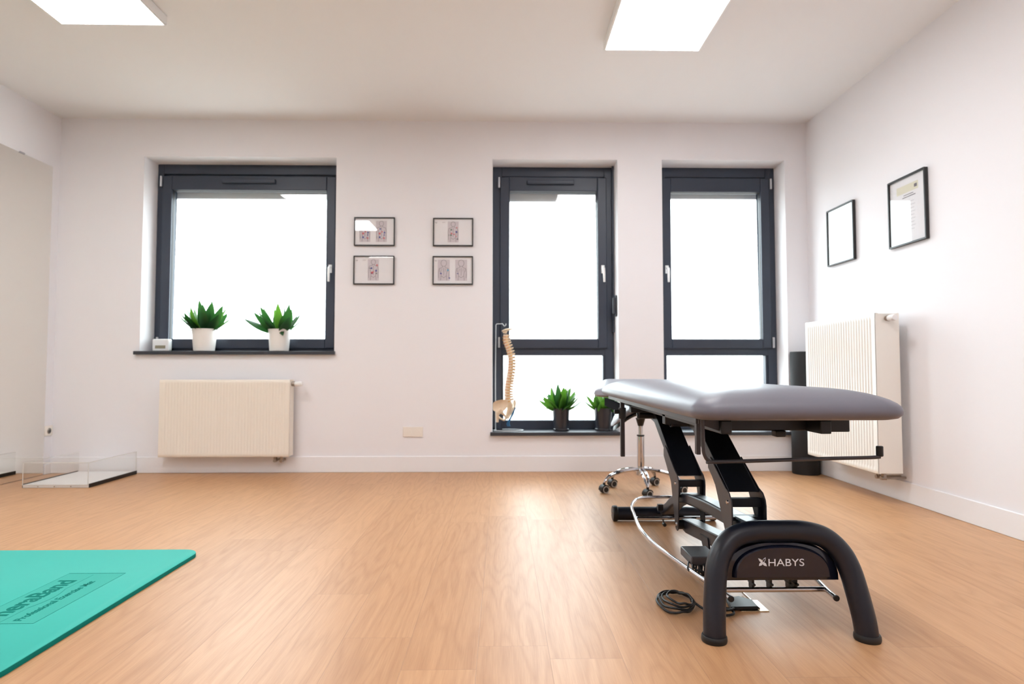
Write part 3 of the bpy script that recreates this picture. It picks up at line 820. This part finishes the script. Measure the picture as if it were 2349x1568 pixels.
# ------------------------------------------------------------------ stool
SX, SYY = .972, 4.22
t = thing('saddle_stool', (SX, SYY, 0), 'chrome saddle stool on five castors behind the treatment table, grey seat', 'stool')
feet = [(.700, 4.131), (.793, 4.331), (1.112, 4.392), (.958, 3.969), (1.225, 4.10)]
mb = MB()
mb.cyl((SX, SYY, .105), (SX, SYY, .165), .030, .026, seg=28)
mb.build('hub', CHROME, t)
mb = MB(); mb.cyl((SX, SYY, .165), (SX, SYY, .375), .0245, .024, seg=28); mb.build('column', CHROME, t, bevel=.002)
MB().cyl((SX, SYY, .375), (SX, SYY, .383), .026, seg=28).build('column_collar', BLKP, t)
MB().cyl((SX, SYY, .383), (SX, SYY, .47), .0135, seg=20).build('gas_piston', CHROME, t)
MB().cyl((SX, SYY, .445), (SX, SYY, .50), .018, .034, seg=24).build('seat_socket', BLKP, t)
for fx, fy in feet:
    d = Vector((fx-SX, fy-SYY, 0)); L = d.length; d.normalize(); s = Vector((-d.y, d.x, 0))
    tip = Vector((SX, SYY, 0))
    mb = MB()
    for sgn in (-1, 1):
        pts = smooth_path([tip+d*.02+s*sgn*.010+Vector((0,0,.145)), tip+d*L*.45+s*sgn*.014+Vector((0,0,.140)), tip+d*L*.80+s*sgn*.013+Vector((0,0,.118)), tip+d*L*.95+s*sgn*.006+Vector((0,0,.088)), tip+d*L*.99+Vector((0,0,.068))], 5)
        mb.tube(pts, .0085, 10)
    mb.build('leg', CHROME, t)
    cst = MB()
    c = tip+d*L+Vector((0, 0, .026)); ax = Vector((.42, -.9, 0)).normalized(); fw = Vector((ax.y, -ax.x, 0))
    cst.m(0).cyl(c+Vector((0,0,.022)), c+Vector((0,0,.045)), .009, seg=12)
    for sgn in (-1, 1):
        w0 = c+ax*sgn*.005; w1_ = c+ax*sgn*.022
        cst.m(0).cyl(w0, w1_, .026, seg=26)
        cst.m(1).cyl(c+ax*sgn*.0222, c+ax*sgn*.0228, .0245, seg=26)
        cst.m(0).cyl(c+ax*sgn*.0229, c+ax*sgn*.0242, .0175, seg=22)
    # hood over the wheels
    hood = []
    for k in range(9):
        a = PI*(-.05+.95*k/8)
        hood.append(c+fw*math.cos(a)*.029+Vector((0,0,math.sin(a)*.029)))
    cst.m(0)
    for a, b in zip(hood, hood[1:]):
        for (u, v) in ((-.0212, .0212),):
            q = [a+ax*u, a+ax*v, b+ax*v, b+ax*u]; nrm = Vector((0,0,0))
            q2 = [p+(p-(c+ax*((p-c).dot(ax)))).normalized()*.003 for p in q]
            vs = [cst.bm.verts.new(p) for p in q]; v2 = [cst.bm.verts.new(p) for p in q2]
            cst._f(vs[::-1]); cst._f(v2)
            for i in range(4): cst._f([vs[i], vs[(i+1)%4], v2[(i+1)%4], v2[i]])
    cst.build('castor', [BLKP, RUBBER], t, sharp=40)
# under-seat shell and saddle seat
def saddle(name, m, z0, th, sc):
    mb = MB(); nu, nv = 28, 16; top = []; bot = []
    for j in range(nv+1):
        v = -1+2*j/nv; rt_, rb_ = [], []
        for i in range(nu+1):
            u = -1+2*i/nu
            # circle-ish plan
            x = u*math.sqrt(1-.5*v*v); y = v*math.sqrt(1-.5*u*u)
            X = SX+x*.205*sc; Y = SYY+y*.17*sc
            e = max(0, 1-(x*x+y*y))**.35
            z = z0-.13*abs(x)**2.0*sc+.018*y*y
            rt_.append(mb.bm.verts.new((X, Y, z+th*.5*e+.002))); rb_.append(mb.bm.verts.new((X, Y, z-th*.5*e)))
        top.append(rt_); bot.append(rb_)
    for a, b in zip(top, top[1:]):
        for i in range(nu): mb._f([a[i], a[i+1], b[i+1], b[i]])
    for a, b in zip(bot, bot[1:]):
        for i in range(nu): mb._f([a[i], b[i], b[i+1], a[i+1]])
    for j in range(nv):
        mb._f([top[j][0], top[j+1][0], bot[j+1][0], bot[j][0]]); mb._f([top[j][nu], bot[j][nu], bot[j+1][nu], top[j+1][nu]])
    for i in range(nu):
        mb._f([top[0][i], bot[0][i], bot[0][i+1], top[0][i+1]]); mb._f([top[nv][i], top[nv][i+1], bot[nv][i+1], bot[nv][i]])
    return mb.build(name, m, t, sharp=70)
saddle('seat', LEATHER2, .575, .07, 1.0)
saddle('seat_shell', BLKP, .534, .03, .93)

# ------------------------------------------------------------------ treatment table
CXT = .905
t = TB = thing('treatment_table', (CXT, 2.65, 0), 'grey cushioned treatment table on a black steel lifting base with an arched foot', 'treatment table')
def cushion(name, m, outline, z0, profile, crown, n=None):
    # outline(d) -> plan polygon inset by d; profile: (inset, z)
    mb = MB(); rings = []
    for d, z in profile: rings.append([mb.bm.verts.new((x, y, z0(x, y)+z)) for x, y in outline(d)])
    for a, b in zip(rings, rings[1:]): mb.bridge(a, b)
    mb._f(rings[0][::-1])
    # crowned top: shrink rings toward the centre
    d0, zt = profile[-1]
    last = rings[-1]
    base = outline(d0); cx = sum(p[0] for p in base)/len(base); cy = sum(p[1] for p in base)/len(base)
    for k in range(1, 7):
        f = 1-k/7
        r = []
        for x, y in base:
            X = cx+(x-cx)*f; Y = cy+(y-cy)*f
            r.append(mb.bm.verts.new((X, Y, z0(X, Y)+zt+crown*(1-f*f))))
        mb.bridge(last, r); last = r
    mb._f(last)
    return mb
def outl(x0, x1, y0, y1, r):
    def f(d): return rrect(x0+d, x1-d, y0+d, y1-d, max(r-d*.25, .045), 12)
    return f
cb = cushion('cushion', LEATHER, outl(.598, 1.274, 1.845, 3.66, .070), lambda x, y: 0,
             [(.030, .686), (.012, .691), (.002, .702), (.0, .713), (.004, .727), (.014, .738), (.03, .749), (.05, .758), (.08, .768), (.12, .777), (.16, .782)], .004)
cb.build('cushion', LEATHER, t, sharp=60)
MB().box(.650, 1.170, 1.97, 3.62, .678, .690).build('backing_board', BLKP, t, bevel=.002)
# headrest, tapered, tilted up at its far end
def hout(d):
    P = []
    base = rrect(-.335+d, .335-d, 0+d, .50-d, max(.07-d*.6, .01), 8)
    for x, y in base:
        s = 1-.42*max(0, y/.5)**1.6
        P.append((CXT+x*s, 3.69+y))
    return P
hz = lambda x, y: .668+(y-3.69)*.115
cushion('h', LEATHER2, hout, hz, [(.012, 0), (.0, .012), (.004, .028), (.018, .044), (.04, .052), (.07, .055)], .004).build('headrest_cushion', LEATHER2, t, sharp=60)
MB().box(.70, 1.11, 3.72, 4.05, .655, .668).build('headrest_board', BLKP, t)
# black head section arms
for X in (.655, 1.155):
    mb = MB(); s = 1 if X < CXT else -1
    mb.prism([(3.30, .652), (3.80, .662), (3.80, .612), (3.30, .600)], 'x', X-.006, X+.006)
    mb.build('headrest_bracket', BLKM, t, bevel=.002)
for X, Y in ((.655, 3.27), (1.155, 3.27), (.66, 2.03)):
    far = Y > 3
    hw = .011 if far else .007
    mb = MB().box(X-hw, X+hw, Y-.011, Y+.011, .372 if far else .560, .688)
    mb.build('armrest_post', GREYM, t, bevel=.002)
    if far:
        MB().cyl((X, Y, .575), (X, Y, .635), .021, seg=8).build('post_clamp', BLKP, t, bevel=.004)
        kb = MB(); kb.cyl((X-(.02 if X < CXT else -.02), Y, .612), (X-(.045 if X < CXT else -.045), Y, .612), .012, seg=12); kb.build('clamp_knob', BLKP, t, bevel=.003)
# upper chassis: long rails, cross bars
mb = MB()
for X in (.74, 1.07): mb.box(X-.018, X+.018, 1.98, 3.58, .632, .676)
mb.box(.722, 1.088, 3.36, 3.41, .60, .676); mb.box(.722, 1.088, 2.66, 2.71, .60, .676)
mb.build('upper_chassis', BLK, t, bevel=.003)
MB().box(.765, 1.20, 2.08, 2.13, .633, .676).build('cross_bar', BLK, t, bevel=.003)
MB().box(1.11, 1.202, 2.07, 2.14, .629, .672).build('cross_bar_end', BLKP, t, bevel=.004)
MB().box(.945, .98, 2.07, 2.11, .612, .634).build('limit_stop', BLKP, t, bevel=.004)
mb = MB().prism([(.655, .688), (.735, .688), (.735, .636), (.655, .664)], 'y', 2.0, 2.006)
mb.build('corner_plate', GREYM, t, bevel=.001)
MB().box(.726, .742, 1.992, 1.999, .681, .687).build('wooden_peg', BONE, t)
for X, y_ in ((.632, 1.96), (1.168, 2.5)): MB().box(X, X+.008, y_, 3.56, .668, .686).build('side_rail', GREYM, t, bevel=.001)
# clevis lugs at the arm heads
for Y, Z in ((3.40, .585), (2.745, .605)):
    for X in (.772, 1.03):
        mb = MB(); pr = [(Y-.028, .676), (Y+.028, .676)] + [(Y+.024*math.cos(a*PI/8), Z+.024*math.sin(a*PI/8)*1.0) for a in range(0, -9, -1)]
        mb.prism(pr[::-1], 'x', X-.004, X+.004); mb.cyl((X-.009, Y, Z), (X+.009, Y, Z), .009, seg=14)
        mb.build('pivot_lug', GREYM, t)
    MB().cyl((.768, Y, Z), (1.034, Y, Z), .022, seg=20).build('pivot_tube', BLK, t)
# lifting arms
XA, XB = .845, .965
def plate(poly, x, name, m, th=.005):
    mb = MB(); mb.prism(poly, 'x', x-th/2, x+th/2); return mb.build(name, m, t, bevel=.0012)
def rivet(x, y, z, s):
    MB().cyl((x, y, z), (x+s*.005, y, z), .0085, .006, seg=14).build('pivot_bolt', CHROME, t)
def arm(top, mid_o, bot_f, low, elbow_w, side):
    pass
# far arm (A) : box section
Aup = [(3.425, .600), (3.345, .600), (3.29, .565), (2.925, .342), (2.90, .318), (2.97, .300), (3.02, .345), (3.16, .425), (3.365, .548), (3.425, .560)]
Bup = [(2.765, .622), (2.63, .622), (2.60, .590), (2.275, .400), (2.235, .378), (2.31, .345), (2.37, .385), (2.52, .478), (2.70, .590), (2.765, .600)]
def boxarm(poly_front, poly_back, name):
    # near face follows poly_front (top -> bottom), far face poly_back
    mb = MB(); pl = poly_front + poly_back[::-1]
    mb.prism(pl, 'x', XA+.004, XB-.004); return mb.build(name, BLK, t, bevel=.002)
boxarm([(3.435, .600), (3.335, .600), (2.915, .332)], [(3.435, .560), (3.355, .548), (2.975, .318)], 'lifting_arm')
boxarm([(2.775, .622), (2.615, .606), (2.255, .388)], [(2.775, .590), (2.680, .575), (2.325, .375)], 'lifting_arm')
# outer sleeves with long rocker plates
plA = [(3.132, .432), (3.105, .452), (2.935, .352), (2.900, .338), (2.878, .315), (2.874, .292), (2.888, .085), (2.905, .072), (2.925, .074), (2.938, .090), (2.951, .136), (3.001, .284), (3.070, .345), (3.133, .396)]
plB = [(2.459, .481), (2.435, .492), (2.275, .400), (2.238, .388), (2.218, .366), (2.212, .345), (2.212, .215), (2.228, .205), (2.262, .205), (2.289, .254), (2.325, .309), (2.378, .389), (2.415, .418), (2.460, .445)]
for x in (XA-.0025, XB+.0025):
    s = -1 if x < CXT else 1
    plate(plA, x, 'rocker_plate', GREYM if s < 0 else BLK); plate(plB, x, 'rocker_plate', GREYM if s < 0 else BLK)  # window-side plates coloured grey to stand in for window light on black metal
    for (y, z) in ((2.922, .2945), (2.915, .101)): rivet(x+s*.0025, y, z, s)
    for (y, z) in ((2.248, .352),): rivet(x+s*.0025, y, z, s)
for (ya, za, d) in ((2.905, .29, 0), (2.245, .345, 0)):
    mb = MB()
    mb.box(XA, XB, ya-.004, ya+.022, za-.010, za+.022)
    mb.box(XA, XB, ya-.004, ya+.040, za-.060, za-.046)
    mb.box(XA, XA+.014, ya, ya+.01, za-.05, za-.008); mb.box(XB-.014, XB, ya, ya+.01, za-.05, za-.008)
    mb.build('arm_crosspiece', BLK, t, bevel=.002)
# curved main beam of the base
def bandbeam(name, pts, x0, x1, th, m):
    P = smooth_path([(0, y, z) for y, z in pts], 8); n = len(P)
    up_, lo = [], []
    for i, p in enumerate(P):
        tn = (P[min(i+1, n-1)]-P[max(i-1, 0)]).normalized(); nr = Vector((0, -tn.z, tn.y))
        if nr.z < 0: nr = -nr
        up_.append((p.y+nr.y*th/2, p.z+nr.z*th/2)); lo.append((p.y-nr.y*th/2, p.z-nr.z*th/2))
    mb = MB()
    A = [[mb.bm.verts.new((x, q[0], q[1])) for q in L] for L in (up_, lo) for x in (x0, x1)]
    for a, b in ((0, 1), (1, 3), (3, 2), (2, 0)):
        for i in range(n-1): mb._f([A[a][i], A[a][i+1], A[b][i+1], A[b][i]])
    for i in (0, n-1): mb._f([A[0][i], A[1][i], A[3][i], A[2][i]])
    return mb.build(name, m, t, bevel=.009, seg=3, sharp=30)
bandbeam('base_beam', [(3.38, .06), (3.22, .105), (3.08, .175), (2.93, .222), (2.78, .243), (2.55, .262), (2.30, .272), (1.99, .290)], .862, .930, .050, BLKS)
# lower lever tube and actuator
mb = MB(); mb.prism([(2.945, .120), (2.93, .072), (2.88, .068), (2.05, .165), (2.05, .215), (2.90, .128)], 'x', .872, .936); mb.build('lower_lever', BLKS, t, bevel=.004)
MB().cyl((XA, 2.915, .100), (XB, 2.915, .100), .022, seg=20).build('lever_axle', BLK, t)
mb = MB().prism([(2.66, .125), (2.56, .135), (2.54, .075), (2.57, .062), (2.62, .080)], 'x', .868, .876); mb.cyl((.863, 2.575, .083), (.880, 2.575, .083), .011, seg=14)
mb.build('lever_bracket', BLK, t)
MB().cyl((.905, 2.56, .085), (.905, 2.12, .150), .020, seg=16).build('actuator_rod', STEEL, t)
MB().box(.700, .80, 2.24, 2.38, .122, .155).build('control_box', GREYM, t, bevel=.004)
mb = MB(); rnd = random.Random(3)
for k in range(7):
    x = .698+.011*k
    mb.tube(smooth_path([(x, 2.27, .128), (x-.012+rnd.uniform(-.008, .008), 2.225, .125-.015*rnd.random()), (x+rnd.uniform(-.012, .01), 2.215, .105), (x+.012, 2.225, .088+.01*rnd.random()), (x+.02, 2.25, .10), (x+.03, 2.27, .125)], 5), .0036, 7)
mb.build('wiring', BLKP, t)
# arched front foot
arch = [(.665, 1.906, .004), (.668, 1.915, .06), (.678, 1.935, .14), (.690, 1.952, .205), (.712, 1.966, .255), (.755, 1.980, .296), (.82, 1.986, .314), (.905, 1.987, .316)]
arch = arch + [(2*CXT-x, y, z) for x, y, z in arch[-2::-1]]
ap = smooth_path(arch, 8)
MB().tube(ap, .0345, 28).build('arched_foot', BLKS, t, sharp=60)
for s in (-1, 1):
    x = CXT+s*.241
    mb = MB(); mb.lathe([(.001, 0), (.038, 0), (.0395, .006), (.0385, .016), (.036, .020)], c=(x, 1.907, .0005), seg=32); mb.build('foot_cap', BLKP, t, sharp=50)
# rear foot bar
MB().cyl((.64, 3.385, .041), (1.17, 3.385, .041), .036, seg=28).build('rear_foot_bar', BLKS, t)
for s, x in ((-1, .632), (1, 1.178)):
    mb = MB(); mb.cyl((x-.014, 3.385, .0425), (x+.014, 3.385, .0425), .042, seg=28); mb.build('end_cap', BLKP, t, bevel=.006, seg=3)
    MB().cyl((x+s*.014, 3.385, .0425), (x+s*.017, 3.385, .0425), .007, seg=12).build('cap_screw', STEEL, t)
# badge cover inside the arch
def cover_poly(w0, h0, z0, cx, k=2.4, n=26):
    P = [(cx-w0, z0)]
    P = []
    for i in range(n+1):
        a = PI*i/n; c, s_ = math.cos(a), math.sin(a)
        x = cx+w0*(abs(c)**(2/k))*(1 if c >= 0 else -1); z = z0+h0*(abs(s_)**(2/k))
        P.append((x, z))
    return P
CZ = .163
mb = MB(); rings = []
for (w0, h0, z0, y) in ((.196, .128, CZ-.002, 2.06), (.196, .128, CZ-.002, 1.985), (.190, .120, CZ, 1.972), (.160, .102, CZ+.012, 1.968), (.155, .098, CZ+.014, 1.955), (.150, .093, CZ+.016, 1.951)):
    rings.append([mb.bm.verts.new((x, y, z)) for x, z in cover_poly(w0, h0, z0, CXT)])
for a, b in zip(rings, rings[1:]): mb.bridge(a, b)
mb._f(rings[0]); mb._f(rings[-1][::-1])
cov = mb.build('badge_cover', GLOSB, t, sharp=28)
yt = 1.951; oB = ORG[cov.name]
tx = text_obj('brand_lettering', 'HABYS', .0325, INKW, cov, Matrix.Translation((.8545-oB[0], yt-.0004-oB[1], .2245-oB[2])) @ Matrix.Rotation(PI/2, 4, 'X') @ Matrix.Diagonal((1.22, 1, 1, 1)), extrude=.0003, align='LEFT')
tx['label'] = 'white lettering'
mb = MB()
def petal(a, L, w, filled):
    n = 12; cx, cz = .8385, .2265; pts = []
    for i in range(n+1):
        f = i/n; r = w*math.sin(PI*f**.8)
        pts.append((f*L, r))
    loop = pts + [(x, -r) for x, r in pts[-2:0:-1]]
    ca, sa = math.cos(a), math.sin(a)
    Q = [(cx+x*ca-z*sa, cz+x*sa+z*ca) for x, z in loop]
    if filled:
        vs = [mb.bm.verts.new((x, yt-.0008, z)) for x, z in Q]; mb._f(vs)
    else:
        mb.tube([(x, yt-.0008, z) for x, z in Q], .0006, 5, closed=True)
petal(math.radians(137), 0.0195, 0.0038, True); petal(math.radians(222), 0.0165, 0.0046, True); petal(math.radians(-42), 0.0183, 0.0046, True); petal(math.radians(58), 0.0177, 0.0034, False)
e_ = mb.build('brand_emblem', INKW, cov); e_['label'] = 'white emblem'
# chrome foot-control rail
Lp = [(.735, 1.955, .112), (.727, 2.02, .112), (.702, 2.155, .112), (.655, 2.435, .112), (.637, 2.62, .112), (.640, 2.815, .112), (.668, 3.055, .112), (.70, 3.26, .112), (.765, 3.42, .112), (.84, 3.465, .112), (.905, 3.470, .112)]
for s in (0, 1):
    q = [(x if s == 0 else 2*CXT-x, y, z) for x, y, z in Lp]
    MB().tube(smooth_path(q, 7), .0085, 14).build('control_rail', CHROME, t, sharp=60)
    MB().cyl(q[0], (q[0][0], q[0][1]-.008, q[0][2]), .0098, seg=16).build('rail_cap', BLKP, t, bevel=.002)
for q in (((.727, 2.03, .112), (1.083, 2.03, .112)), ((.668, 2.99, .112), (1.142, 2.99, .112))): MB().cyl(*q, .0085, seg=14).build('rail_crossbar', CHROME, t)
for x in (.84, .90, .965, .985):
    mb = MB(); mb.box(x-.004, x+.004, 2.0+.03, 2.06, .112, .165); mb.cyl((x, 2.02, .130), (x, 2.065, .130), .005, seg=8); mb.build('rail_bracket', BLKP, t, bevel=.001)
mb = MB(); mb.box(.775, .80, 3.0, 3.02, .145, .175); mb.tube([(.788, 3.01, .15), (.796, 3.0, .11), (.80, 2.985, .082)], .004, 8); mb.cyl((.80, 2.975, .082), (.80, 2.995, .082), .009, seg=12)
mb.build('rail_hanger', BLKP, t)
# paper roll holder
rod = [(.645, 1.935, .684), (.648, 1.938, .60), (.652, 1.94, .572), (.668, 1.945, .551), (.70, 1.95, .547), (1.10, 2.02, .546), (1.270, 2.045, .546), (1.285, 2.048, .550), (1.289, 2.05, .562)]
MB().tube(smooth_path(rod, 5), .0062, 12).build('roll_holder', GREYM, t, sharp=60)
MB().cyl((1.290, 2.05, .548), (1.290, 2.05, .584), .0115, seg=16).build('roll_holder_cap', BLKP, t, bevel=.004, seg=3)

# ------------------------------------------------------------------ floor box and cable
t = thing('floor_socket', (.885, 2.175, 0), 'square metal floor outlet plate with a black cover, under the table', 'floor socket')
MB().box(.836, .936, 2.128, 2.228, .0, .003).build('plate', BRPL, t, bevel=.0008)
mb = MB(); mb.prism([(.80, 2.13), (.90, 2.135), (.905, 2.20), (.87, 2.235), (.815, 2.22)], 'z', .0035, .016); mb.build('plug', BLKP, t, bevel=.003)
MB().box(.9035, .9065, 2.135, 2.29, .004, .012).build('hinge_edge', STEEL, t)
cb = MB(); rnd = random.Random(8); pts = []
for k in range(64):
    a = k*2*PI/16; w_ = rnd.uniform(-.004, .004)
    rr = 1-.13*(k//16)+.10*math.sin(k*.83)+w_*8
    pts.append((.625+.062*rr*math.cos(a)*1.0+.006*(k//16), 2.20+.105*rr*math.sin(a), .0065+.0045*(k//16)+.003*(1+math.sin(k*1.7))))
pts += [(.69, 2.17, .014), (.72, 2.12, .006), (.76, 2.085, .006), (.80, 2.10, .006), (.80, 2.14, .006), (.76, 2.16, .006), (.73, 2.15, .009), (.745, 2.12, .012), (.79, 2.115, .012), (.83, 2.15, .010)]
cb.tube(smooth_path(pts, 5), .0042, 8)
tag(cb.build('power_cable', BLKP, None, org=(.65, 2.2, 0), sharp=60), 'black power cable coiled on the floor beside the arched foot', 'cable')
